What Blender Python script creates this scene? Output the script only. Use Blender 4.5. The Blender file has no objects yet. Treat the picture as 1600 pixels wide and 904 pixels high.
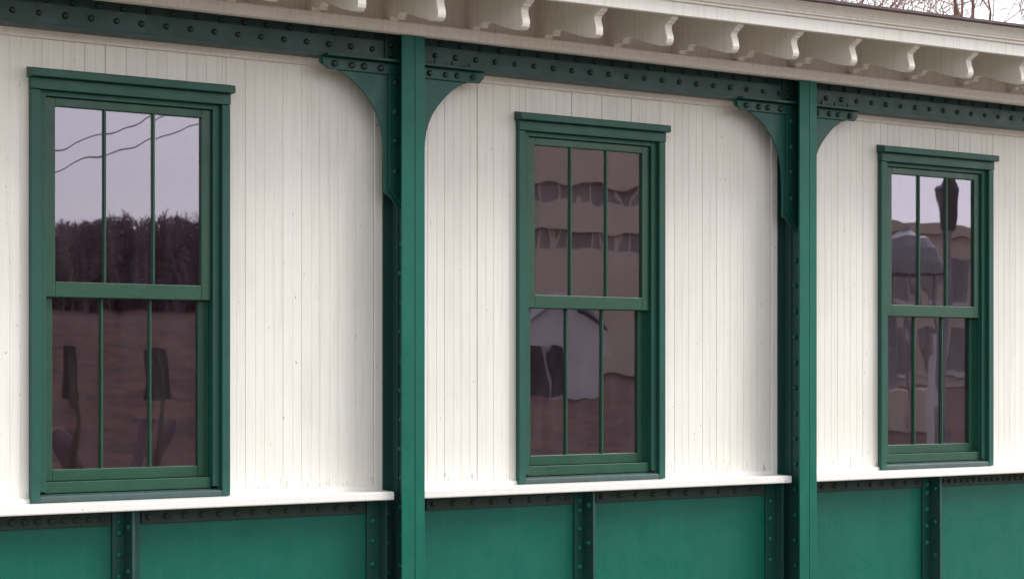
import bpy, math, random
from mathutils import Vector, Matrix
random.seed(7)
R = math.radians
scn = bpy.context.scene
COL = scn.collection

# ------------------------------------------------------------------ camera
cam_d = bpy.data.cameras.new('camera')
cam = bpy.data.objects.new('camera', cam_d)
COL.objects.link(cam)
scn.camera = cam
cam_d.sensor_width = 36.0
cam_d.lens = 67.5
cam_d.shift_y = (582 - 452) / 1600.0
cam_d.clip_start = 0.1
cam_d.clip_end = 3000
cam.location = (0.0, -8.55, 1.6)
cam.rotation_euler = (R(90), 0, -R(33.986))

# ------------------------------------------------------------------ world, sun, exposure
SUN_EL, SUN_AZ = 44.0, 56.0          # azimuth from the wall's outward normal towards +x
world = bpy.data.worlds.new('World')
scn.world = world
world.use_nodes = True
wn = world.node_tree
bg = wn.nodes['Background']
sky = wn.nodes.new('ShaderNodeTexSky')
sky.sky_type = 'NISHITA'
sky.sun_disc = False
sky.sun_elevation = R(SUN_EL)
sky.sun_rotation = R(180 - SUN_AZ)
sky.air_density = 1.0
sky.dust_density = 1.2
sky.ozone_density = 1.0
hs = wn.nodes.new('ShaderNodeHueSaturation')
hs.inputs['Saturation'].default_value = 0.12
wn.links.new(sky.outputs[0], hs.inputs['Color'])
wn.links.new(hs.outputs[0], bg.inputs['Color'])
bg.inputs['Strength'].default_value = 0.13

sun_d = bpy.data.lights.new('sun', 'SUN')
sun_d.energy = 1.2
sun_d.angle = R(26)
sun_d.color = (1.0, 0.975, 0.94)
sun = bpy.data.objects.new('sun', sun_d)
COL.objects.link(sun)
sd = Vector((math.sin(R(SUN_AZ)) * math.cos(R(SUN_EL)), -math.cos(R(SUN_AZ)) * math.cos(R(SUN_EL)), math.sin(R(SUN_EL))))
sun.rotation_euler = sd.to_track_quat('Z', 'Y').to_euler()
sun.location = (12, -14, 20)

scn.view_settings.view_transform = 'Standard'
scn.view_settings.look = 'None'
scn.view_settings.gamma = 1.0
scn.view_settings.use_curve_mapping = False
scn.view_settings.exposure = 1.17

# ------------------------------------------------------------------ materials
def new_mat(name):
    m = bpy.data.materials.new(name)
    m.use_nodes = True
    nt = m.node_tree
    return m, nt, nt.nodes['Principled BSDF']

def nnode(nt, t, **kw):
    n = nt.nodes.new(t)
    for k, v in kw.items():
        n.inputs[k].default_value = v
    return n

def coords(nt, scale=(1, 1, 1), per_object=True):
    """World position shifted by a random amount per object."""
    g = nt.nodes.new('ShaderNodeNewGeometry')
    mp = nt.nodes.new('ShaderNodeMapping')
    mp.inputs['Scale'].default_value = scale
    if per_object:
        oi = nt.nodes.new('ShaderNodeObjectInfo')
        mul = nt.nodes.new('ShaderNodeMath'); mul.operation = 'MULTIPLY'; mul.inputs[1].default_value = 37.0
        nt.links.new(oi.outputs['Random'], mul.inputs[0])
        ad = nt.nodes.new('ShaderNodeVectorMath'); ad.operation = 'ADD'
        nt.links.new(g.outputs['Position'], ad.inputs[0])
        nt.links.new(mul.outputs[0], ad.inputs[1])
        nt.links.new(ad.outputs[0], mp.inputs['Vector'])
    else:
        nt.links.new(g.outputs['Position'], mp.inputs['Vector'])
    return mp.outputs[0]

def ramp(nt, src, stops):
    r = nt.nodes.new('ShaderNodeValToRGB')
    e = r.color_ramp.elements
    while len(e) < len(stops):
        e.new(0.5)
    for el, (p, c) in zip(e, stops):
        el.position = p
        el.color = (c[0], c[1], c[2], 1) if not isinstance(c, (int, float)) else (c, c, c, 1)
    nt.links.new(src, r.inputs[0])
    return r.outputs[0]

def noise(nt, vec, scale, detail=4, rough=0.55):
    n = nnode(nt, 'ShaderNodeTexNoise', Scale=scale, Detail=detail, Roughness=rough)
    nt.links.new(vec, n.inputs['Vector'])
    return n.outputs['Fac']

def mixc(nt, fac, a, b, mode='MIX'):
    m = nt.nodes.new('ShaderNodeMix'); m.data_type = 'RGBA'; m.blend_type = mode
    if isinstance(fac, (int, float)): m.inputs[0].default_value = fac
    else: nt.links.new(fac, m.inputs[0])
    for i, v in ((6, a), (7, b)):
        if isinstance(v, tuple): m.inputs[i].default_value = (*v, 1)
        else: nt.links.new(v, m.inputs[i])
    return m.outputs[2]

def bump(nt, bsdf, src, strength, dist):
    b = nnode(nt, 'ShaderNodeBump', Strength=strength, Distance=dist)
    nt.links.new(src, b.inputs['Height'])
    nt.links.new(b.outputs[0], bsdf.inputs['Normal'])

def white_paint(name, base, dirt, streak=0.5, flecks=0.5, foot=False):
    m, nt, b = new_mat(name)
    v = coords(nt)
    vw = coords(nt, per_object=False)
    vs = coords(nt, (60, 60, 2.2))
    # soft tone differences, thin vertical weathering streaks, dark flecks where the paint has chipped
    n1 = ramp(nt, noise(nt, vw, 1.7), [(0.35, 0.0), (0.75, 1.0)])
    c = mixc(nt, n1, base, tuple(x * y for x, y in zip(base, (0.965, 0.955, 0.93))))
    n2 = ramp(nt, noise(nt, vs, 1.0, 5), [(0.49, 0.0), (0.76, streak)])
    c = mixc(nt, n2, c, dirt)
    oi = nt.nodes.new('ShaderNodeObjectInfo')
    tone = ramp(nt, oi.outputs['Random'], [(0.0, 0.955), (1.0, 1.0)])
    c = mixc(nt, 1.0, c, tone, 'MULTIPLY')
    vf = coords(nt, (70, 70, 26))
    n3 = ramp(nt, noise(nt, vf, 1.0, 2), [(0.745, 0.0), (0.76, flecks)])
    c = mixc(nt, n3, c, (0.13, 0.10, 0.08))
    if foot:   # split and flaking board ends just above the sill
        sp = nt.nodes.new('ShaderNodeSeparateXYZ'); nt.links.new(vw, sp.inputs[0])
        hz = nt.nodes.new('ShaderNodeMapRange'); hz.inputs['From Min'].default_value = 1.03; hz.inputs['From Max'].default_value = 1.17
        hz.inputs['To Min'].default_value = 0.115; hz.inputs['To Max'].default_value = 0.0
        nt.links.new(sp.outputs['Z'], hz.inputs['Value'])
        vk = coords(nt, (95, 95, 11))
        ad = nt.nodes.new('ShaderNodeMath'); ad.operation = 'ADD'
        nt.links.new(noise(nt, vk, 1.0, 3), ad.inputs[0]); nt.links.new(hz.outputs[0], ad.inputs[1])
        c = mixc(nt, ramp(nt, ad.outputs[0], [(0.735, 0.0), (0.765, 0.75)]), c, (0.16, 0.13, 0.10))
        # broad grey damp marks
        vd = coords(nt, (3.0, 3.0, 0.8), per_object=False)
        c = mixc(nt, ramp(nt, noise(nt, vd, 1.0, 5, 0.6), [(0.46, 0.0), (0.74, 0.38)]), c, (0.60, 0.575, 0.53))
    nt.links.new(c, b.inputs['Base Color'])
    b.inputs['Roughness'].default_value = 0.55
    vg = coords(nt, (140, 140, 9))
    bump(nt, b, noise(nt, vg, 1.0, 3), 0.35, 0.002)
    return m

def iron_paint(name, base, rough=0.38, spec=0.5, wear=0.25):
    m, nt, b = new_mat(name)
    v = coords(nt)
    vw = coords(nt, per_object=False)
    n1 = ramp(nt, noise(nt, vw, 2.3, 5), [(0.3, 0.0), (0.72, 1.0)])
    c = mixc(nt, n1, base, tuple(x * y for x, y in zip(base, (1.25, 0.86, 0.90))))
    vs = coords(nt, (24, 24, 1.6))
    n2 = ramp(nt, noise(nt, vs, 1.0, 4), [(0.5, 0.0), (0.85, wear)])
    c = mixc(nt, n2, c, tuple(x * 1.5 + 0.008 for x in base))
    nt.links.new(c, b.inputs['Base Color'])
    rr = ramp(nt, noise(nt, v, 9.0, 4), [(0.3, rough - 0.07), (0.75, rough + 0.14)])
    nt.links.new(rr, b.inputs['Roughness'])
    b.inputs['Specular IOR Level'].default_value = spec
    # brush texture over slow dents in the plate
    dn = nt.nodes.new('ShaderNodeMath'); dn.operation = 'MULTIPLY_ADD'; dn.inputs[1].default_value = 3.5
    nt.links.new(noise(nt, vw, 3.4, 2), dn.inputs[0]); nt.links.new(noise(nt, v, 60.0, 4), dn.inputs[2])
    bump(nt, b, dn.outputs[0], 0.30, 0.0035)
    return m

def simple(name, base, rough=0.7, var=0.2, scale=4.0, metallic=0.0):
    m, nt, b = new_mat(name)
    v = coords(nt)
    n1 = ramp(nt, noise(nt, v, scale, 6, 0.65), [(0.3, 0.0), (0.72, 1.0)])
    c = mixc(nt, n1, tuple(x * (1 - var) for x in base), tuple(min(1, x * (1 + var)) for x in base))
    nt.links.new(c, b.inputs['Base Color'])
    b.inputs['Roughness'].default_value = rough
    b.inputs['Metallic'].default_value = metallic
    bump(nt, b, noise(nt, v, scale * 5, 4), 0.3, 0.01)
    return m

M = {}
M['siding'] = white_paint('cream_siding_paint', (0.83, 0.805, 0.755), (0.54, 0.50, 0.43), 0.30, 0.6, True)
M['trim'] = white_paint('white_trim_paint', (0.83, 0.82, 0.80), (0.55, 0.52, 0.48), 0.25, 0.7)
M['eave'] = white_paint('eave_cream_paint', (0.81, 0.77, 0.705), (0.48, 0.41, 0.33), 0.35, 0.6)
M['fascia'] = white_paint('fascia_paint', (0.82, 0.795, 0.755), (0.50, 0.43, 0.36), 0.35, 0.8)
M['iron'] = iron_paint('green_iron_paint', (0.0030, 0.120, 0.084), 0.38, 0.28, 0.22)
M['iron_dark'] = iron_paint('green_girder_and_shade_paint', (0.012, 0.062, 0.054), 0.42)  # girder green; on column webs, back flanges and outstanding legs it paints in shade
M['iron_grime'] = iron_paint('grimy_brown_green_iron', (0.020, 0.044, 0.036), 0.6, 0.3, 0.3)
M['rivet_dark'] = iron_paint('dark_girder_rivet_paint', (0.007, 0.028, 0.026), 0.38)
M['knee'] = iron_paint('green_gusset_paint', (0.004, 0.082, 0.062), 0.38, 0.4, 0.15)
M['iron_mid'] = iron_paint('green_stiffener_paint', (0.005, 0.066, 0.050), 0.40, 0.4, 0.15)
M['casing'] = iron_paint('green_casing_paint', (0.012, 0.084, 0.060), 0.42, 0.35, 0.12)
M['sash'] = iron_paint('green_sash_paint', (0.006, 0.066, 0.036), 0.38, 0.5, 0.08)
M['sillgreen'] = iron_paint('weathered_green_sill_paint', (0.035, 0.080, 0.074), 0.5, 0.5, 0.5)
M['roof'] = simple('purple_brown_roofing', (0.075, 0.045, 0.052), 0.75, 0.25, 14)
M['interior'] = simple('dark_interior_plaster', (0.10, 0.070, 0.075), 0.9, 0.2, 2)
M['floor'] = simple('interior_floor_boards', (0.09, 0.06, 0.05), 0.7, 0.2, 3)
M['bark'] = simple('pinkish_bare_bark', (0.31, 0.175, 0.16), 0.9, 0.3, 6)
M['darkbark'] = simple('dark_wood_bark', (0.25, 0.155, 0.19), 0.9, 0.3, 3)
M['concrete'] = simple('beige_concrete', (0.82, 0.70, 0.60), 0.85, 0.06, 0.2)
M['darkglass'] = simple('dark_office_glazing', (0.36, 0.31, 0.32), 0.5, 0.25, 0.5)
M['shedwall'] = simple('pale_painted_boards', (0.86, 0.83, 0.86), 0.7, 0.05, 1.0)
M['darkdoor'] = simple('dark_door_paint', (0.07, 0.045, 0.055), 0.6, 0.2, 1.0)
M['greymetal'] = simple('grey_zinc_sheet', (0.36, 0.34, 0.38), 0.55, 0.12, 2.0)
M['blackmetal'] = simple('black_cast_iron', (0.07, 0.06, 0.065), 0.5, 0.2, 6.0)
M['wire'] = simple('cable_rubber', (0.03, 0.03, 0.032), 0.7, 0.1, 6.0)
M['pole'] = simple('weathered_pole_wood', (0.16, 0.12, 0.09), 0.85, 0.3, 3.0)

# old wavy window glass
m = bpy.data.materials.new('wavy_window_glass'); m.use_nodes = True
nt = m.node_tree; nt.nodes.clear()
out = nt.nodes.new('ShaderNodeOutputMaterial')
mx = nt.nodes.new('ShaderNodeMixShader')
tr = nt.nodes.new('ShaderNodeBsdfTransparent'); tr.inputs[0].default_value = (0.80, 0.72, 0.78, 1)
gl = nt.nodes.new('ShaderNodeBsdfGlossy'); gl.inputs['Roughness'].default_value = 0.012
gl.inputs['Color'].default_value = (0.89, 0.86, 0.98, 1)
# reflectance of one glass face (Schlick), the same from either side
ge = nt.nodes.new('ShaderNodeNewGeometry')
dp = nt.nodes.new('ShaderNodeVectorMath'); dp.operation = 'DOT_PRODUCT'
nt.links.new(ge.outputs['Incoming'], dp.inputs[0]); nt.links.new(ge.outputs['Normal'], dp.inputs[1])
def mth(op, a, b_=None):
    n = nt.nodes.new('ShaderNodeMath'); n.operation = op
    for i, v_ in enumerate((a, b_)):
        if v_ is None: continue
        if isinstance(v_, (int, float)): n.inputs[i].default_value = v_
        else: nt.links.new(v_, n.inputs[i])
    return n.outputs[0]
R0 = 0.145
refl = mth('ADD', mth('MULTIPLY', mth('POWER', mth('SUBTRACT', 1.0, mth('ABSOLUTE', dp.outputs['Value'])), 5.0), 1 - R0), R0)
v = coords(nt, (1.0, 1.0, 0.62))
nz = noise(nt, v, 4.4, 1.0, 0.4)
bp = nnode(nt, 'ShaderNodeBump', Strength=1.0, Distance=0.0008)
nt.links.new(nz, bp.inputs['Height'])
nt.links.new(bp.outputs[0], gl.inputs['Normal'])
nt.links.new(refl, mx.inputs[0])
nt.links.new(tr.outputs[0], mx.inputs[1]); nt.links.new(gl.outputs[0], mx.inputs[2])
# thin film of dust and dried rain
df = nt.nodes.new('ShaderNodeBsdfDiffuse'); df.inputs[0].default_value = (0.55, 0.50, 0.50, 1)
md = nt.nodes.new('ShaderNodeMixShader')
vd = coords(nt, (9, 9, 2.5))
nt.links.new(ramp(nt, noise(nt, vd, 1.0, 6, 0.65), [(0.40, 0.003), (0.80, 0.035)]), md.inputs[0])
nt.links.new(mx.outputs[0], md.inputs[1]); nt.links.new(df.outputs[0], md.inputs[2])
nt.links.new(md.outputs[0], out.inputs[0])
M['glass'] = m

# ground: pale gravel by the building, brown leaf litter and dead grass on the bank
m, nt, b = new_mat('gravel_and_dead_grass')
vw = coords(nt, per_object=False)
sx = nt.nodes.new('ShaderNodeSeparateXYZ'); nt.links.new(vw, sx.inputs[0])
gm = nt.nodes.new('ShaderNodeMath'); gm.operation = 'MULTIPLY_ADD'; gm.inputs[1].default_value = -1.0; gm.inputs[2].default_value = -13.0
nt.links.new(sx.outputs['Y'], gm.inputs[0])
nn = noise(nt, vw, 0.35, 5)
ga = nt.nodes.new('ShaderNodeMath'); ga.operation = 'MULTIPLY_ADD'; ga.inputs[1].default_value = 6.0
nt.links.new(nn, ga.inputs[0]); nt.links.new(gm.outputs[0], ga.inputs[2])
gf = ramp(nt, ga.outputs[0], [(0.0, 0.0), (1.0, 1.0)])
grav = mixc(nt, ramp(nt, noise(nt, vw, 30, 6, 0.7), [(0.3, 0.0), (0.7, 1.0)]), (0.11, 0.095, 0.08), (0.22, 0.19, 0.165))
bank1 = mixc(nt, ramp(nt, noise(nt, vw, 1.1, 10, 0.78), [(0.38, 0.0), (0.60, 1.0)]), (0.015, 0.005, 0.006), (0.165, 0.058, 0.048))
nt.links.new(mixc(nt, gf, grav, bank1), b.inputs['Base Color'])
b.inputs['Roughness'].default_value = 0.95
bump(nt, b, noise(nt, vw, 22, 6, 0.7), 0.6, 0.03)
M['ground'] = m

# ------------------------------------------------------------------ mesh helpers
ORI = {}          # world origin of every built object

class MB:
    def __init__(s): s.v = []; s.f = []
    def box(s, x0, x1, p0, p1, z0, z1):
        """p is how far out of the wall plane (towards the viewer)."""
        i = len(s.v)
        for x in (x0, x1):
            for p in (p0, p1):
                for z in (z0, z1): s.v.append((x, -p, z))
        s.f += [tuple(i + k for k in q) for q in ((0, 1, 3, 2), (4, 6, 7, 5), (0, 4, 5, 1), (2, 3, 7, 6), (0, 2, 6, 4), (1, 5, 7, 3))]
        return s
    def prism_x(s, prof, x0, x1, dz0=0.0, dz1=0.0):
        """extrude a (p, z) outline along x."""
        i = len(s.v); n = len(prof)
        s.v += [(x0, -p, z + dz0) for p, z in prof] + [(x1, -p, z + dz1) for p, z in prof]
        s.f += [(i + k, i + (k + 1) % n, i + n + (k + 1) % n, i + n + k) for k in range(n)]
        s.f += [tuple(i + k for k in reversed(range(n))), tuple(i + n + k for k in range(n))]
        return s
    def prism_p(s, prof, p0, p1):
        """extrude an (x, z) outline out of the wall."""
        i = len(s.v); n = len(prof)
        s.v += [(x, -p0, z) for x, z in prof] + [(x, -p1, z) for x, z in prof]
        s.f += [(i + k, i + (k + 1) % n, i + n + (k + 1) % n, i + n + k) for k in range(n)]
        s.f += [tuple(i + k for k in reversed(range(n))), tuple(i + n + k for k in range(n))]
        return s
    def prism_z(s, prof, z0, z1):
        """extrude an (x, p) outline upwards."""
        i = len(s.v); n = len(prof)
        s.v += [(x, -p, z0) for x, p in prof] + [(x, -p, z1) for x, p in prof]
        s.f += [(i + k, i + (k + 1) % n, i + n + (k + 1) % n, i + n + k) for k in range(n)]
        s.f += [tuple(i + k for k in reversed(range(n))), tuple(i + n + k for k in range(n))]
        return s
    def tube(s, a, b, ra, rb, n=5):
        a = Vector(a); b = Vector(b); d = (b - a)
        if d.length < 1e-6: return s
        d.normalize()
        u = d.orthogonal().normalized(); w = d.cross(u)
        i = len(s.v)
        for c, r in ((a, ra), (b, rb)):
            for k in range(n):
                t = 2 * math.pi * k / n
                s.v.append(tuple(c + (u * math.cos(t) + w * math.sin(t)) * r))
        s.f += [(i + k, i + (k + 1) % n, i + n + (k + 1) % n, i + n + k) for k in range(n)]
        s.f += [tuple(i + k for k in reversed(range(n))), tuple(i + n + k for k in range(n))]
        return s
    def lathe(s, c, prof, n=20):
        i = len(s.v); k = len(prof)
        for r, z in prof:
            for j in range(n):
                t = 2 * math.pi * j / n
                s.v.append((c[0] + r * math.cos(t), c[1] + r * math.sin(t), c[2] + z))
        for a in range(k - 1):
            for j in range(n):
                s.f.append((i + a * n + j, i + a * n + (j + 1) % n, i + (a + 1) * n + (j + 1) % n, i + (a + 1) * n + j))
        s.f += [tuple(i + j for j in reversed(range(n))), tuple(i + (k - 1) * n + j for j in range(n))]
        return s
    def build(s, name, mat, parent=None, bevel=0.0, smooth=False):
        xs = [v[0] for v in s.v]; ys = [v[1] for v in s.v]; zs = [v[2] for v in s.v]
        o3 = Vector(((min(xs) + max(xs)) / 2, (min(ys) + max(ys)) / 2, min(zs)))
        me = bpy.data.meshes.new(name)
        me.from_pydata([(v[0] - o3.x, v[1] - o3.y, v[2] - o3.z) for v in s.v], [], s.f)
        import bmesh
        bm = bmesh.new(); bm.from_mesh(me)
        bmesh.ops.recalc_face_normals(bm, faces=bm.faces)
        bm.to_mesh(me); bm.free()
        me.materials.append(mat)
        if smooth:
            me.polygons.foreach_set('use_smooth', [True] * len(me.polygons))
        ob = bpy.data.objects.new(name, me)
        COL.objects.link(ob)
        place(ob, o3, parent)
        if bevel:
            bv = ob.modifiers.new('bevel', 'BEVEL'); bv.width = bevel; bv.segments = 2; bv.limit_method = 'ANGLE'; bv.angle_limit = R(40)
        return ob

def place(ob, world_loc, parent=None):
    world_loc = Vector(world_loc)
    if parent is not None:
        ob.parent = parent
        ob.location = world_loc - ORI[parent.name]
    else:
        ob.location = world_loc
    ORI[ob.name] = world_loc

def thing(name, loc, label, cat, group=None):
    e = bpy.data.objects.new(name, None)
    COL.objects.link(e); place(e, loc)
    e.empty_display_size = 0.3
    e['label'] = label; e['category'] = cat
    if group: e['group'] = group
    return e

def tag(o, label, cat=None, group=None, kind=None):
    if label: o['label'] = label
    if cat: o['category'] = cat
    if group: o['group'] = group
    if kind: o['kind'] = kind
    return o

# a rivet head: shallow dome facing -y, and one facing -x for the column webs
def dome_mesh(name, r, h, axis):
    n = 10; rings = [(1.0, 0.0), (0.93, 0.42), (0.68, 0.78), (0.30, 0.97)]
    vs, fs = [], []
    for rr, hh in rings:
        for k in range(n):
            t = 2 * math.pi * k / n
            a, b_, d = rr * r * math.cos(t), rr * r * math.sin(t), hh * h
            vs.append((a, -d, b_) if axis == 'y' else (-d, a, b_))
    for q in range(3):
        for k in range(n):
            fs.append((q * n + k, q * n + (k + 1) % n, (q + 1) * n + (k + 1) % n, (q + 1) * n + k))
    fs.append(tuple(3 * n + k for k in range(n)))
    me = bpy.data.meshes.new(name); me.from_pydata(vs, [], fs)
    import bmesh
    bm = bmesh.new(); bm.from_mesh(me); bmesh.ops.recalc_face_normals(bm, faces=bm.faces); bm.to_mesh(me); bm.free()
    me.polygons.foreach_set('use_smooth', [True] * len(me.polygons))
    return me
RV = {}
for key, mat in (('iron', 'iron'), ('iron_dark', 'rivet_dark'), ('iron_grime', 'iron_grime'), ('iron_mid', 'iron_mid')):
    for ax in 'yx':
        RV[key, ax] = dome_mesh('rivet_head', 0.0160, 0.0140, ax)
        RV[key, ax].materials.append(M[mat])
def rivet(parent, x, p, z, key='iron', axis='y', s=1.0):
    o = bpy.data.objects.new('rivet', RV[key, axis])
    COL.objects.link(o); place(o, (x, -p, z), parent)
    k = s * random.uniform(0.98, 1.18); o.scale = (k, k, k)
    return o

# ================================================================== ground and sky-side setting
def smooth01(t):
    t = max(0.0, min(1.0, t)); return t * t * (3 - 2 * t)
def ground_z(x, y):
    L = -y
    rise = 3.3 * smooth01((L - 17) / 30.0)
    fade = 1.0 - 0.72 * smooth01((x / (abs(L) + 8.55) - 0.52) / 0.12)
    rise += 3.2 * smooth01((L - 75) / 60.0)
    back = 1.2 * smooth01((y - 14) / 40.0)
    return rise * fade + back
def warp(t, lim):   # dense near 0, reaching lim
    return math.copysign(abs(t) ** 2.2 * lim, t)
N = 120
gv, gfc = [], []
for i in range(N + 1):
    for j in range(N + 1):
        x = 12 + warp(2 * i / N - 1, 900); y = -20 + warp(2 * j / N - 1, 900)
        gv.append((x, y, ground_z(x, y)))
for i in range(N):
    for j in range(N):
        a = i * (N + 1) + j
        gfc.append((a, a + N + 1, a + N + 2, a + 1))
gme = bpy.data.meshes.new('ground'); gme.from_pydata(gv, [], gfc)
gme.polygons.foreach_set('use_smooth', [True] * len(gme.polygons))
gme.materials.append(M['ground'])
gob = bpy.data.objects.new('ground', gme); COL.objects.link(gob); gob['kind'] = 'structure'

# ================================================================== the building
BX0, BX1 = 1.60, 11.30
BAY = 2.695
WX = [3.087, 3.087 + BAY + 0.005, 3.087 + 2 * BAY + 0.003]     # left edge of each window casing
CX = [5.027, 7.722]                                            # web of each column
bld = thing('station_building', (6.4, 2.4, 0), 'long cream boarded building with green riveted iron columns and green sash windows', 'building')

# --- wall: sheathing with window openings, and every siding board
mb = MB()
edges = [BX0] + [e for w in WX for e in (w + 0.03, w + 0.97)] + [BX1]
for a, c in zip(edges[0::2], edges[1::2]):
    mb.box(a, c, -0.12, -0.021, 0.0, 3.34)
for w in WX:
    mb.box(w + 0.03, w + 0.97, -0.12, -0.021, 2.93, 3.34)
    mb.box(w + 0.03, w + 0.97, -0.12, -0.021, 0.0, 1.008)
wall = mb.build('wall', M['siding'], bld)

def board(x0, x1, z0, z1):
    w = x1 - x0
    if w < 0.008: return
    g = random.choice((0.0002, 0.0003, 0.0003, 0.0004, 0.0004, 0.0005, 0.0005, 0.0006, 0.0007, 0.0010, 0.0026))
    d = random.uniform(-0.0008, 0.0008)
    pr = [(x0, -0.020), (x0, -0.0020 + d), (x0 + 0.0020, d)]
    if w > 0.07:
        c = x0 + 0.0525
        pr += [(c - 0.0030, d), (c - 0.0006, d - 0.0014), (c + 0.0006, d - 0.0014), (c + 0.0030, d)]
    pr += [(x1 - g - 0.0020, d), (x1 - g, -0.0020 + d), (x1 - g, -0.020)]
    MB().prism_z(pr, z0, z1).build('siding_board', M['siding'], wall)
ZB0, ZB1 = 1.026, 3.20
for a, c in ((BX0, 4.908), (5.234, 7.602), (7.935, BX1)):
    n = round((c - a) / 0.105); wd = (c - a) / n
    for k in range(n):
        x0, x1 = a + k * wd, a + (k + 1) * wd
        cut = False
        for w in WX:
            lo, hi = w + 0.025, w + 0.975
            if x1 > lo and x0 < hi:
                cut = True
                if x0 < lo: board(x0, lo, ZB0, ZB1)
                if x1 > hi: board(hi, x1, ZB0, ZB1)
                board(max(x0, lo), min(x1, hi), 2.935, ZB1)
        if not cut: board(x0, x1, ZB0, ZB1)

# --- white trim: corner boards, base strip, sill boards, cove under the girder
for c in CX:
    MB().box(c - 0.117, c - 0.071, -0.02, 0.010, 1.0, 3.20).build('corner_board', M['trim'], bld, 0.002)
    MB().box(c + 0.071, c + 0.201, -0.02, 0.006, 1.0, 3.20).build('corner_board', M['trim'], bld, 0.002)
spans = [(BX0, CX[0] - 0.082), (CX[0] + 0.060, CX[1] - 0.082), (CX[1] + 0.060, BX1)]
for a, c in spans:
    sb = MB().prism_x([(-0.02, 0.957), (0.142, 0.957), (0.145, 0.962), (0.145, 0.994), (0.141, 0.998), (0.012, 1.001), (-0.02, 1.001)], a, c).build('sill_board', M['trim'], bld)
    cuts = [a] + [e for w in WX if a < w < c for e in (w + 0.001, w + 0.999)] + [c]
    for q0, q1 in zip(cuts[0::2], cuts[1::2]):
        q1 = min(q1, c - 0.02)
        MB().prism_x([(-0.02, 1.0012), (0.016, 1.0012), (0.016, 1.018), (0.004, 1.026), (-0.02, 1.026)], max(q0, a + 0.02), q1).build('base_strip', M['trim'], sb)
for a, c in ((BX0, CX[0] - 0.07), (CX[0] + 0.07, CX[1] - 0.07), (CX[1] + 0.07, BX1)):
    MB().prism_x([(0.0025, 3.138), (0.012, 3.138), (0.014, 3.150), (0.020, 3.156), (0.030, 3.172), (0.046, 3.188), (0.062, 3.196), (0.064, 3.21), (0.0025, 3.21)], a, c).build('cove_molding', M['eave'], bld)

# --- windows
WLAB = ['green sash window, leftmost and nearest, reflecting sky above a dark wood', 'green sash window between the two iron columns, reflecting a beige building',
        'green sash window furthest right, beyond the second column']
for wi, w in enumerate(WX):
    mb = MB()
    mb.box(w, w + 0.043, 0.001, 0.036, 1.004, 2.899).box(w + 0.957, w + 1.0, 0.001, 0.036, 1.004, 2.899)
    mb.box(w - 0.001, w + 1.001, 0.001, 0.041, 2.901, 2.953)
    win = mb.build('window', M['casing'], bld, 0.0025)
    win['label'] = WLAB[wi]
    MB().prism_x([(0.001, 2.9545), (0.072, 2.9545), (0.074, 2.958), (0.074, 2.988), (0.070, 2.992), (0.001, 3.004)], w - 0.010, w + 1.010).build('head_cap', M['casing'], win, 0.002)
    mb = MB()
    mb.box(w + 0.0435, w + 0.081, -0.13, 0.010, 1.05, 2.9005).box(w + 0.919, w + 0.9565, -0.13, 0.010, 1.05, 2.9005)
    mb.box(w + 0.081, w + 0.919, -0.13, 0.009, 2.876, 2.9003)
    # parting stops in the jambs
    mb.box(w + 0.0812, w + 0.090, -0.047, -0.041, 1.06, 2.875).box(w + 0.910, w + 0.9188, -0.047, -0.041, 1.06, 2.875)
    mb.build('jamb', M['casing'], win, 0.002)
    def sash(z0, z1, rb, rt, p, nm):
        f0, f1 = p - 0.032, p
        mb = MB()
        mb.box(w + 0.083, w + 0.131, f0, f1, z0, z1).box(w + 0.867, w + 0.917, f0, f1, z0, z1)
        mb.box(w + 0.131, w + 0.867, f0, f1 - 0.0006, z0, z0 + rb).box(w + 0.131, w + 0.867, f0, f1 - 0.0006, z1 - rt, z1)
        s_ = mb.build('sash', M['sash'], win, 0.003)
        tag(s_, nm)
        g0, g1 = z0 + rb, z1 - rt
        gx = [w + 0.131, w + 0.3755, w + 0.6215, w + 0.867]
        for k in range(3):
            a = gx[k] + (0.009 if k else 0); c = gx[k + 1] - (0.009 if k < 2 else 0)
            MB().box(a, c, p - 0.019, p - 0.0155, g0, g1).build('pane', M['glass'], win)
        for k in (1, 2):
            MB().prism_z([(gx[k] - 0.009, p - 0.030), (gx[k] - 0.009, p - 0.012), (gx[k] - 0.004, p - 0.002), (gx[k] + 0.004, p - 0.002), (gx[k] + 0.009, p - 0.012), (gx[k] + 0.009, p - 0.030)], g0, g1).build('muntin', M['sash'], win)
    sash(1.951, 2.874, 0.071, 0.040, -0.008, 'upper sash set in front of the lower one')
    sash(1.096, 1.990, 0.054, 0.040, -0.048, 'lower sash set back behind the upper one')
    MB().box(w + 0.0815, w + 0.9185, -0.046, -0.010, 1.0425, 1.0945).build('storm_stop', M['sash'], win, 0.002)
    MB().prism_x([(-0.13, 1.003), (0.030, 1.003), (0.034, 1.007), (0.034, 1.026), (0.028, 1.032), (-0.13, 1.057)], w + 0.0435, w + 0.9565).build('window_sill', M['sillgreen'], win, 0.001)

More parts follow.
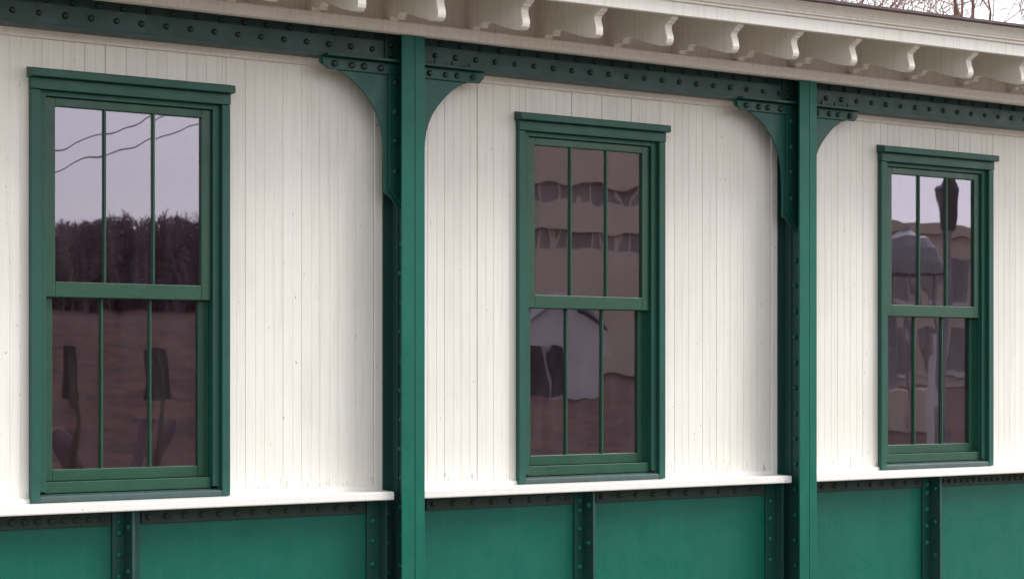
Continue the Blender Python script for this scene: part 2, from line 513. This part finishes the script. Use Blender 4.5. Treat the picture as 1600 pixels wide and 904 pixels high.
# --- columns
for c in CX:
    mb = MB()
    mb.box(c - 0.005, c + 0.005, -0.01, 0.188, 0.0, 3.335)
    # angle irons lying on the web, front and back
    for s in (-1, 1):
        for p0, p1 in ((0.0115, 0.066), (0.128, 0.1885)):
            x0, x1 = sorted((c + s * 0.005, c + s * 0.014)); mb.box(x0, x1, p0, p1, 0.0, 3.332)
    colm = mb.build('column', M['iron_dark'], bld, 0.0015)  # darker green on the web: recess shade put into the colour
    MB().box(c - 0.068, c + 0.007, 0.189, 0.2005, 0.0, 3.331).build('front_flange', M['iron'], colm, 0.002)
    MB().box(c + 0.0105, c + 0.068, 0.189, 0.1990, 0.0, 3.331).build('front_flange', M['iron'], colm, 0.002)
    MB().box(c - 0.068, c - 0.0055, 0.0005, 0.011, 0.0, 3.331).build('back_flange', M['iron_dark'], colm, 0.002)  # both back flanges darkened in colour for the shade of the recess
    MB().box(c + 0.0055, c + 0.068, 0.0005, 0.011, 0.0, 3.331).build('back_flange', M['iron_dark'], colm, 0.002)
    for k in range(13):
        z = 0.465 + 0.1495 * k
        rivet(colm, c - 0.0142, 0.098 if k % 2 else 0.104, z, 'iron', 'x', 0.85)
    for z in (0.574, 0.724, 0.876): rivet(colm, c - 0.040, 0.0112, z)

    # --- knee braces: one each side
    for s in (-1, 1):
        arc = [(0.490, 3.171), (0.487, 3.140), (0.462, 3.129), (0.415, 3.120), (0.350, 3.100), (0.290, 3.063), (0.243, 3.020), (0.200, 2.972), (0.168, 2.925), (0.147, 2.880), (0.134, 2.838), (0.127, 2.790), (0.122, 2.730), (0.119, 2.64), (0.118, 2.515), (0.078, 2.490), (0.016, 2.425), (0.016, 3.171)]
        kb = MB().prism_p([(c + s * d, z) for d, z in arc], 0.095, 0.107).build('knee_brace', M['knee'], bld, 0.0015)
        kb['label'] = 'curved green gusset on the %s side of the column' % ('left' if s < 0 else 'right')
        hl = [(0.0155, 3.112), (0.452, 3.112), (0.474, 3.136), (0.478, 3.170), (0.0155, 3.170)]
        MB().prism_p([(c + s * d, z) for d, z in hl], 0.1075, 0.119).build('angle_iron', M['iron_mid'], kb, 0.002)
        x0, x1 = sorted((c + s * 0.0155, c + s * 0.470))
        MB().box(x0, x1, 0.1165, 0.160, 3.1722, 3.1855).build('cap_plate', M['iron_mid'], kb, 0.002)
        vl = [(0.0155, 2.447), (0.098, 2.535), (0.098, 3.111), (0.0155, 3.111)]
        MB().prism_p([(c + s * d, z) for d, z in vl], 0.1075, 0.1185).build('angle_iron', M['iron_mid'], kb, 0.002)
        for d in (0.125, 0.222, 0.292, 0.39): rivet(kb, c + s * (d + 0.02), 0.119, 3.140, 'iron_dark')
        for z in (3.075, 2.925, 2.778, 2.622): rivet(kb, c + s * 0.062, 0.1185, z, 'iron_mid')

# --- girder per bay: web, lower angle, flange
for gi, (a, c, l0, l1) in enumerate(((BX0, CX[0] - 0.0145, 0, 1), (CX[0] + 0.0145, CX[1] - 0.0145, 1, 1), (CX[1] + 0.0145, BX1, 1, 0))):
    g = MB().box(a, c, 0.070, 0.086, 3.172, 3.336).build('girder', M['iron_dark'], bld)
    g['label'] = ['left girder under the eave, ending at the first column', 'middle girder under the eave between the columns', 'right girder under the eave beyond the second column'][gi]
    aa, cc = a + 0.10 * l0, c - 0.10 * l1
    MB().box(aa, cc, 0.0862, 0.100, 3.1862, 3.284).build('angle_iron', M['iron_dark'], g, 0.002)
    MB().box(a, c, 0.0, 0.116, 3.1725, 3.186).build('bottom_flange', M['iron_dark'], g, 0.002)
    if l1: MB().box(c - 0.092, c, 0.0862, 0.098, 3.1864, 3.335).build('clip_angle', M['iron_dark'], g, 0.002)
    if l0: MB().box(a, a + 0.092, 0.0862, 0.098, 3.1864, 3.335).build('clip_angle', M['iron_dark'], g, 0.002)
    k = 0
    while True:
        x = 2.602 + 0.1245 * k; k += 1
        if x > 10.4: break
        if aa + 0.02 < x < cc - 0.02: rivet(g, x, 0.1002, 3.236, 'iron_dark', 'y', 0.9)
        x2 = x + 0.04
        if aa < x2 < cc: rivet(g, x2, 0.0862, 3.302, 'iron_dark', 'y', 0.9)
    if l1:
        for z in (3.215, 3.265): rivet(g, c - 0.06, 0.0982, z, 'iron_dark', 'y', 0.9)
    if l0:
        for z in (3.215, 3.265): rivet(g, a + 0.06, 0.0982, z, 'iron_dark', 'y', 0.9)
        # small bolts standing on the flange over the right-hand brace
        for dx in (0.16, 0.265, 0.37):
            MB().lathe((a + dx, -0.128, 3.1862), [(0.010, 0.0), (0.010, 0.016), (0.006, 0.018), (0.006, 0.028)], 6).build('bolt', M['iron_dark'], g)

# --- riveted iron dado below the sill
STF = [3.488, 6.168, 8.858]
for bi, (a, c) in enumerate(((BX0, CX[0] - 0.0685), (CX[0] + 0.0685, CX[1] - 0.0685), (CX[1] + 0.0685, BX1))):
    s = STF[bi]
    pl = MB().box(a, c, -0.019, 0.0, 0.0, 0.9555).build('iron_dado', M['iron'], bld)
    pl['label'] = 'green riveted iron plate wall below the white sill, %s bay' % ('left', 'middle', 'right')[bi]
    e0 = a + (0.12 if bi else 0); e1 = c - (0.105 if bi < 2 else 0)
    MB().box(e0, s - 0.006, 0.0003, 0.016, 0.884, 0.9553).build('top_angle', M['iron_grime'], pl, 0.002)
    MB().box(s + 0.146, e1, 0.0003, 0.016, 0.884, 0.9553).build('top_angle', M['iron_grime'], pl, 0.002)
    # rivets along the top angle
    pit = [(0.062, 0.092), (0.1225, 0.121), (0.100, 0.056)][bi]
    x = s - 0.052
    while x > max(e0 + 0.02, 2.6): rivet(pl, x, 0.0162, 0.916, 'iron_grime', 'y', 0.95); x -= pit[0]
    x = s + 0.182
    while x < min(e1 - 0.02, 10.3): rivet(pl, x, 0.0162, 0.916, 'iron_grime', 'y', 0.95); x += pit[1]
    # stiffener: two angles back to back
    st = MB().box(s + 0.063, s + 0.078, 0.0003, 0.100, 0.0, 0.9552).build('stiffener', M['iron_dark'], bld, 0.002)  # outstanding leg in darker green, painting in its shaded side
    MB().box(s, s + 0.0628, 0.0003, 0.015, 0.0, 0.9552).build('angle_leg', M['iron_mid'], st, 0.002)
    MB().box(s + 0.0782, s + 0.140, 0.0003, 0.015, 0.0, 0.9552).build('angle_leg', M['iron_mid'], st, 0.002)
    for z in (0.900, 0.846, 0.744, 0.640, 0.536): rivet(st, s + 0.032, 0.0152, z)
    for z in (0.875, 0.668, 0.461): rivet(st, s + 0.0628, 0.060, z, 'iron', 'x', 0.9)
    # end angles beside the columns
    for x0, x1, x2, x3, ok in ((c - 0.0965, c - 0.022, c - 0.0218, c - 0.009, bi < 2), (a + 0.022, a + 0.0965, a + 0.009, a + 0.0218, bi > 0)):
        if not ok: continue
        ea = MB().box(x0, x1, 0.0003, 0.014, 0.0, 0.9551).build('end_angle', M['iron_mid'], bld, 0.002)
        MB().box(x2, x3, 0.0003, 0.075, 0.0, 0.9551).build('angle_leg', M['iron_dark'], ea, 0.002)  # outstanding leg, side shade painted in with the darker green
        for z in (0.845, 0.744, 0.623, 0.50): rivet(ea, x0 + 0.032, 0.0142, z)
MB().box(BX0 - 0.02, BX1 + 0.02, -0.1, 0.14, -0.3, 0.06).build('foundation', M['concrete'], bld, 0.01)

# --- frieze and eaves
zt = lambda p: 3.452 + 0.292 * (0.75 - p)                 # underside of the roof boards
tilt = lambda x: 0.010 * (x - 6.26)                       # the eave rises slightly to the right
MB().box(BX0, BX1, -0.10, 0.1798, 3.337, 3.36).build('frieze_soffit', M['eave'], bld)
MB().box(BX0, BX1, 0.160, 0.180, 3.3602, 3.60).build('frieze_board', M['eave'], bld)
fm_prof = [(0.1802, 3.306), (0.226, 3.306), (0.233, 3.312), (0.234, 3.330), (0.241, 3.335), (0.243, 3.358), (0.236, 3.366), (0.180, 3.3665)]
fj = [BX0, 4.31, 5.93, 7.57, 9.6, BX1]
for a, c in zip(fj, fj[1:]):
    MB().prism_x(fm_prof, a + 0.001, c - 0.001).build('frieze_molding', M['eave'], bld)
RX = [1.72, 2.18, 2.64, 3.08, 3.53, 3.97, 4.418, 4.862, 5.350, 5.803, 6.262, 6.713, 7.140, 7.580, 8.032, 8.515, 8.975, 9.43, 9.89, 10.35, 10.8]
rp = [(0.748, 3.449), (0.731, 3.434), (0.716, 3.431), (0.714, 3.423), (0.699, 3.419), (0.691, 3.410), (0.690, 3.398), (0.696, 3.378), (0.704, 3.355), (0.706, 3.338), (0.701, 3.323), (0.689, 3.312), (0.672, 3.3085), (0.650, 3.310), (0.600, 3.324), (0.545, 3.339), (0.477, 3.363), (0.408, 3.386), (0.360, 3.397), (0.338, 3.394), (0.329, 3.386), (0.326, 3.370), (0.262, 3.376), (0.252, 3.370), (0.250, 3.358), (0.21, 3.369), (0.1795, 3.369)]
for x in RX:
    pr = rp + [(0.1795, zt(0.1795) - 0.001), (0.748, zt(0.748) - 0.001)]
    jit = random.uniform(-0.002, 0.002)
    dz = max(tilt(x), -0.014)
    MB().prism_x([(p + random.uniform(-.0012, .0012) * (p > .2), z + random.uniform(-.0012, .0012) + (dz if p > 0.3 else min(max(dz, 0), 0.03))) for p, z in pr], x + jit, x + 0.045 + jit).build('rafter_tail', M['eave'], bld, 0.0015)
t0, t1 = tilt(BX0), tilt(BX1)
MB().prism_x([(0.17, zt(0.17)), (0.752, zt(0.752)), (0.752, zt(0.752) + 0.022), (0.17, zt(0.17) + 0.022)], BX0, BX1, t0, t1).build('soffit', M['eave'], bld)
for a, c in ((BX0, 5.52), (5.523, 9.75), (9.753, BX1)):
    MB().prism_x([(0.7525, 3.452), (0.776, 3.452), (0.778, 3.455), (0.778, 3.520), (0.7525, 3.520)], a, c, tilt(a), tilt(c)).build('fascia_board', M['fascia'], bld)
tr_ = lambda x: 0.015 * (x - 6.26)
cp = [(0.7525, 3.5205), (0.788, 3.5205), (0.790, 3.523), (0.790, 3.529), (0.782, 3.531), (0.782, 3.536), (0.793, 3.5375), (0.795, 3.541), (0.795, 3.546), (0.799, 3.552), (0.804, 3.562), (0.813, 3.573), (0.826, 3.583), (0.842, 3.588), (0.846, 3.589), (0.846, 3.600), (0.7525, 3.600)]
mb = MB(); nc = len(cp)
for x in (BX0, BX1):
    for p, z in cp:
        f = (z - 3.5205) / 0.0795
        mb.v.append((x, -p, z + tilt(x) * (1 - f) + tr_(x) * f))
mb.f = [(k, (k + 1) % nc, nc + (k + 1) % nc, nc + k) for k in range(nc)] + [tuple(range(nc))[::-1], tuple(range(nc, 2 * nc))]
mb.build('crown_molding', M['eave'], bld)
RID = -2.45
zr = 3.602 + 0.20 * (0.868 - RID)
roof = MB()
roof.prism_x([(0.868, 3.5895), (0.872, 3.594), (0.870, 3.608), (RID, zr + 0.012), (RID, zr - 0.02), (0.846, 3.6006), (0.848, 3.5895)], BX0 - 0.1, BX1 + 0.1, tr_(BX0), tr_(BX1))
roof.prism_x([(RID - 0.001, zr + 0.012), (2 * RID - 0.868, 3.608), (2 * RID - 0.868, 3.588), (RID - 0.001, zr - 0.02)], BX0 - 0.1, BX1 + 0.1, tr_(BX0), tr_(BX1))
roof.build('roof', M['roof'], bld)
# rest of the shell, so that the rooms behind the panes are dark
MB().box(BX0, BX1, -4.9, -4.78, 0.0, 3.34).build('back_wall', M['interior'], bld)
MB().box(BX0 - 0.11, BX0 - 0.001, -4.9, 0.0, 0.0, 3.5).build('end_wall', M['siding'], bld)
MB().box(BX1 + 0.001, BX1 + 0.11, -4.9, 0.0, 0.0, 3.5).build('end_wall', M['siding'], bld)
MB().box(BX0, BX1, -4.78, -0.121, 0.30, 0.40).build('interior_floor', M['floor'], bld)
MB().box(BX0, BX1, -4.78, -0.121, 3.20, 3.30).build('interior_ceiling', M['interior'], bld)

# ================================================================== bare trees
def grow(mb_trunk, mb_crown, pos, d, length, rad, depth, maxd, rng, droop=0.0, fine=3):
    segs = 4 if depth < 2 else 3
    p = Vector(pos); dirv = Vector(d).normalized()
    tgt = mb_trunk if depth == 0 else mb_crown
    r0 = rad
    pts = []
    for k in range(segs):
        dirv = (dirv + Vector((rng.gauss(0, .10), rng.gauss(0, .10), rng.gauss(0.03, .08)))).normalized()
        q = p + dirv * (length / segs)
        r1 = rad * (1 - 0.45 * (k + 1) / segs)
        tgt.tube(p, q, r0, r1, 7 if depth == 0 else (5 if depth < 2 else 3))
        pts.append((q.copy(), r1, dirv.copy())); p = q; r0 = r1
    if depth >= maxd: return
    kids = rng.randint(2, 3) if depth < 2 else fine
    for k in range(kids + (2 if depth == 0 else 0)):
        q, r, dd = pts[-1] if k < 2 else pts[rng.randint(1, segs - 1)]
        az = rng.uniform(0, 2 * math.pi); sp = rng.uniform(0.35, 0.85)
        u = dd.orthogonal().normalized(); w = dd.cross(u)
        nd = dd * math.cos(sp) + (u * math.cos(az) + w * math.sin(az)) * math.sin(sp)
        nd.z += 0.12 - droop
        grow(mb_trunk, mb_crown, q, nd, length * rng.uniform(0.62, 0.85), max(r * rng.uniform(0.55, 0.78), 0.0065), depth + 1, maxd, rng, droop, fine)

def bare_tree(x, y, h, rad, lean, seed, label, mat='bark', maxd=6, group=None, fine=3):
    rng = random.Random(seed)
    z = ground_z(x, y)
    t = thing('bare_tree', (x, y, z), label, 'tree', group)
    a, b_ = MB(), MB()
    grow(a, b_, (x, y, z - 0.2), lean, h * 0.36, rad, 0, maxd, rng, 0.0, fine)
    a.build('trunk', M[mat], t, smooth=True); b_.build('crown', M[mat], t)
    return t
G = 'bare trees behind the roof'
bare_tree(24.9, 14.5, 11.5, 0.24, (0.22, 0.0, 1), 11, 'bare tree with a thick leaning bough, rightmost above the roof', group=G)
bare_tree(23.3, 15.5, 12.0, 0.20, (0.05, 0, 1), 12, 'bare reddish tree above the roof, beside the leaning bough', group=G)
bare_tree(21.9, 16.5, 11.5, 0.20, (-0.05, 0, 1), 13, 'dense bare tree above the roof edge, next inward from the corner', group=G)
bare_tree(21.0, 14.5, 10.5, 0.17, (-0.08, 0, 1), 14, 'bare tree whose twigs show leftmost above the roof edge', group=G)
bare_tree(27.8, 17.5, 11.5, 0.18, (-0.1, 0, 1), 16, 'thin bare tree at the far right corner above the roof', group=G)

bare_tree(26.3, 21.0, 13.5, 0.20, (0.02, 0, 1), 21, 'taller bare tree standing behind the others, towards the right corner', group=G)
bare_tree(22.6, 22.0, 13.0, 0.19, (0.06, 0, 1), 22, 'bare tree standing furthest back above the middle of the roof edge', group=G)

# ================================================================== across the yard (seen as reflections in the panes)
# the wood on the bank: one dark mass of trunks and twigs
mb = MB(); rng = random.Random(5)
for k in range(820):
    L = rng.uniform(120, 158); x = rng.uniform(0.30, 0.72) * (L + 8.55); y = -L; z = ground_z(x, y)
    h = rng.uniform(8.3, 9.3) * (0.42 + 0.0042 * (L - 20)) + 1.2 * math.sin(x * 0.11)
    if x / (L + 8.55) > 0.58: h *= 0.75
    mb.tube((x, y, z - .3), (x + rng.gauss(0, .3), y, z + h * .8), .2, .07, 4)
    for j in range(90):
        zz = z + h * rng.uniform(0.03, 0.86); a = rng.uniform(0, 6.28); ll = rng.uniform(.35, 1.3) * (1.2 - 0.8 * (zz - z) / h)
        mb.tube((x, y, zz), (x + math.cos(a) * ll, y + math.sin(a) * ll, zz + rng.uniform(-.2, .55)), .06, .025, 3)
wd = mb.build('far_wood', M['darkbark']); tag(wd, 'dark leafless wood on the bank, mirrored in the left window', 'wood', kind='stuff')

# notice boards and leaning timbers at the foot of the bank
def notice(x, y, w, label):
    t = thing('notice_board', (x, y, 0), label, 'notice board', 'notice boards across the yard')
    MB().box(x - w / 2, x + w / 2, -y - 0.02, -y + 0.02, 1.22, 1.95).build('board', M['darkdoor'], t, 0.004)
    MB().box(x - 0.025, x + 0.025, -y - 0.07, -y - 0.021, -0.3, 1.9).build('post', M['pole'], t)
notice(9.46, -16.0, 0.15, 'narrow dark notice board mirrored low in the left window')
notice(10.72, -16.0, 0.36, 'broad dark notice board mirrored low in the left window')
def timber(a, b_, r, label):
    mb = MB(); a = Vector(a); b_ = Vector(b_)
    for k in range(4):
        mb.tube(a.lerp(b_, k / 4), a.lerp(b_, (k + 1) / 4), r * (1 - .05 * k), r * (1 - .05 * (k + 1)), 9)
    o = mb.build('leaning_timber', M['darkbark']); tag(o, label, 'timber', 'leaning timbers across the yard')
timber((9.80, -16.3, -0.1), (9.40, -16.3, 0.85), 0.11, 'dark leaning timber mirrored at the left of the left window foot')
timber((10.35, -16.2, -0.1), (10.75, -16.4, 0.95), 0.10, 'dark leaning timber mirrored at the centre of the left window foot')
timber((10.75, -16.5, -0.1), (11.15, -16.6, 0.90), 0.09, 'dark leaning timber mirrored at the right of the left window foot')

# utility pole and cables
def pole(x, y, h, label):
    t = thing('utility_pole', (x, y, ground_z(x, y)), label, 'utility pole', 'utility poles across the yard')
    mb = MB(); mb.tube((x, y, -0.3), (x, y, h), 0.15, 0.10, 12); mb.build('pole', M['pole'], t, smooth=False)
    MB().box(x - 0.9, x + 0.9, -y - 0.06, -y + 0.06, h - 0.55, h - 0.43).build('crossarm', M['pole'], t)
pole(12.75, -15.2, 6.6, 'wooden utility pole with the higher cable end, across the yard')
pole(-6.0, -15.2, 5.6, 'wooden utility pole with the lower cable end, across the yard')
for k, (z0, z1) in enumerate(((5.2, 6.1), (4.95, 5.8))):
    mb = MB(); pts = []
    for q in range(25):
        t = q / 24; pts.append((-6.0 + 18.75 * t, -15.05 - 0.1 * k, z0 + (z1 - z0) * t - 4 * 2.2 * t * (1 - t)))
    for a, c in zip(pts, pts[1:]): mb.tube(a, c, 0.009, 0.009, 5)
    o = mb.build('utility_cable', M['wire']); tag(o, ('upper' if k == 0 else 'lower') + ' sagging cable mirrored in the left window', 'cable', 'cables across the yard')

# beige office building
ob_ = thing('office_building', (95, -118, 0), 'beige office block with ribbon windows, mirrored in the middle window', 'building')
OX0, OX1, OP = 82.2, 112.0, 110.0
mb = MB()
levels = [(0.0, 11.1), (12.45, 14.7), (15.9, 23.0)]
for z0, z1 in levels: mb.box(OX0, OX1, OP, OP + 16, z0 + (0.0 if z0 else -1), z1)
mb.build('wall', M['concrete'], ob_)
for (a0, a1), (b0, b1) in zip(levels, levels[1:]):
    bnd = MB().box(OX0 + .3, OX1 - .3, OP + 0.5, OP + 15.5, a1, b0).build('window_band', M['darkglass'], ob_)
    for k in range(20):
        x = OX0 + 0.4 + k * 1.5
        MB().box(x, x + 0.16, OP + 0.35, OP + 0.49, a1 + 0.01, b0 - 0.01).build('mullion', M['concrete'], bnd)

# pale shed with a pair of dark openings
sh = thing('shed', (34.5, -42, ground_z(34.5, -42)), 'pale gabled shed with two dark doors, mirrored in the middle window', 'shed')
gz = 0.8
MB().prism_p([(33.2, gz), (36.1, gz), (36.1, 3.0), (34.65, 3.9), (33.2, 3.0)], 40, 44).build('wall', M['shedwall'], sh)
MB().prism_p([(33.0, 2.95), (34.65, 3.96), (36.3, 2.95), (36.3, 3.05), (34.65, 4.08), (33.0, 3.05)], 39.8, 44.2).build('roof', M['greymetal'], sh)
for x in (33.45, 34.12): MB().box(x, x + 0.55, 39.93, 39.995, gz + 0.1, 2.35).build('door', M['darkdoor'], sh)

# lamp post near the right-hand end
lx, ly = 17.66, -8.0
lp = thing('street_lamp', (lx, ly, 0), 'black lantern street lamp mirrored in the right-hand window', 'street lamp')
MB().lathe((lx, ly, 0), [(0.16, 0), (0.15, 0.5), (0.07, 0.6), (0.05, 3.2), (0.07, 3.36)], 14).build('post', M['greymetal'], lp, smooth=False)
MB().lathe((lx, ly, 3.36), [(0.09, 0.0), (0.15, 0.46), (0.16, 0.5), (0.06, 0.66), (0.02, 0.74)], 6).build('lantern', M['blackmetal'], lp)

# domed kiosk
kx, ky = 34.75, -25.5
kz = ground_z(kx, ky)
kk = thing('kiosk', (kx, ky, kz), 'grey domed kiosk on posts mirrored in the right-hand window', 'kiosk')
MB().lathe((kx, ky, 4.05), [(0.95, 0), (0.93, 0.25), (0.80, 0.60), (0.55, 0.88), (0.22, 1.02), (0.06, 1.2)], 20).build('dome', M['greymetal'], kk, smooth=False)
for k in range(4):
    t = math.pi / 2 * k + 0.5
    MB().tube((kx + .8 * math.cos(t), ky + .8 * math.sin(t), kz - .1), (kx + .8 * math.cos(t), ky + .8 * math.sin(t), 4.06), 0.06, 0.06, 8).build('post', M['greymetal'], kk)
MB().lathe((kx, ky, kz - 0.05), [(0.70, 0), (0.70, 1.0), (0.66, 1.05)], 6).build('counter', M['concrete'], kk)

# tan warehouse beyond the kiosk
wh = thing('warehouse', (75, -63, 0), 'tan warehouse with tall windows, mirrored behind the kiosk in the right-hand window', 'building')
MB().box(66.0, 86.0, 60, 70, -0.5, 8.6).box(65.7, 86.3, 59.7, 70.3, 8.6, 9.1).build('wall', M['concrete'], wh)
for k in range(9):
    for z in (1.6, 5.2):
        x = 67.0 + 2.1 * k
        wf = MB().box(x, x + 1.1, 59.90, 59.99, z, z + 2.3).build('window', M['darkglass'], wh)
        MB().box(x - 0.1, x + 1.2, 59.78, 59.995, z - 0.22, z - 0.01).build('sill', M['shedwall'], wf)

# white marker post in the yard
mk = MB().box(21.56, 21.64, 11.96, 12.04, -0.2, 2.2).build('marker_post', M['shedwall'], None, 0.01)
tag(mk, 'slim white marker post mirrored in the lower right-hand window', 'post')
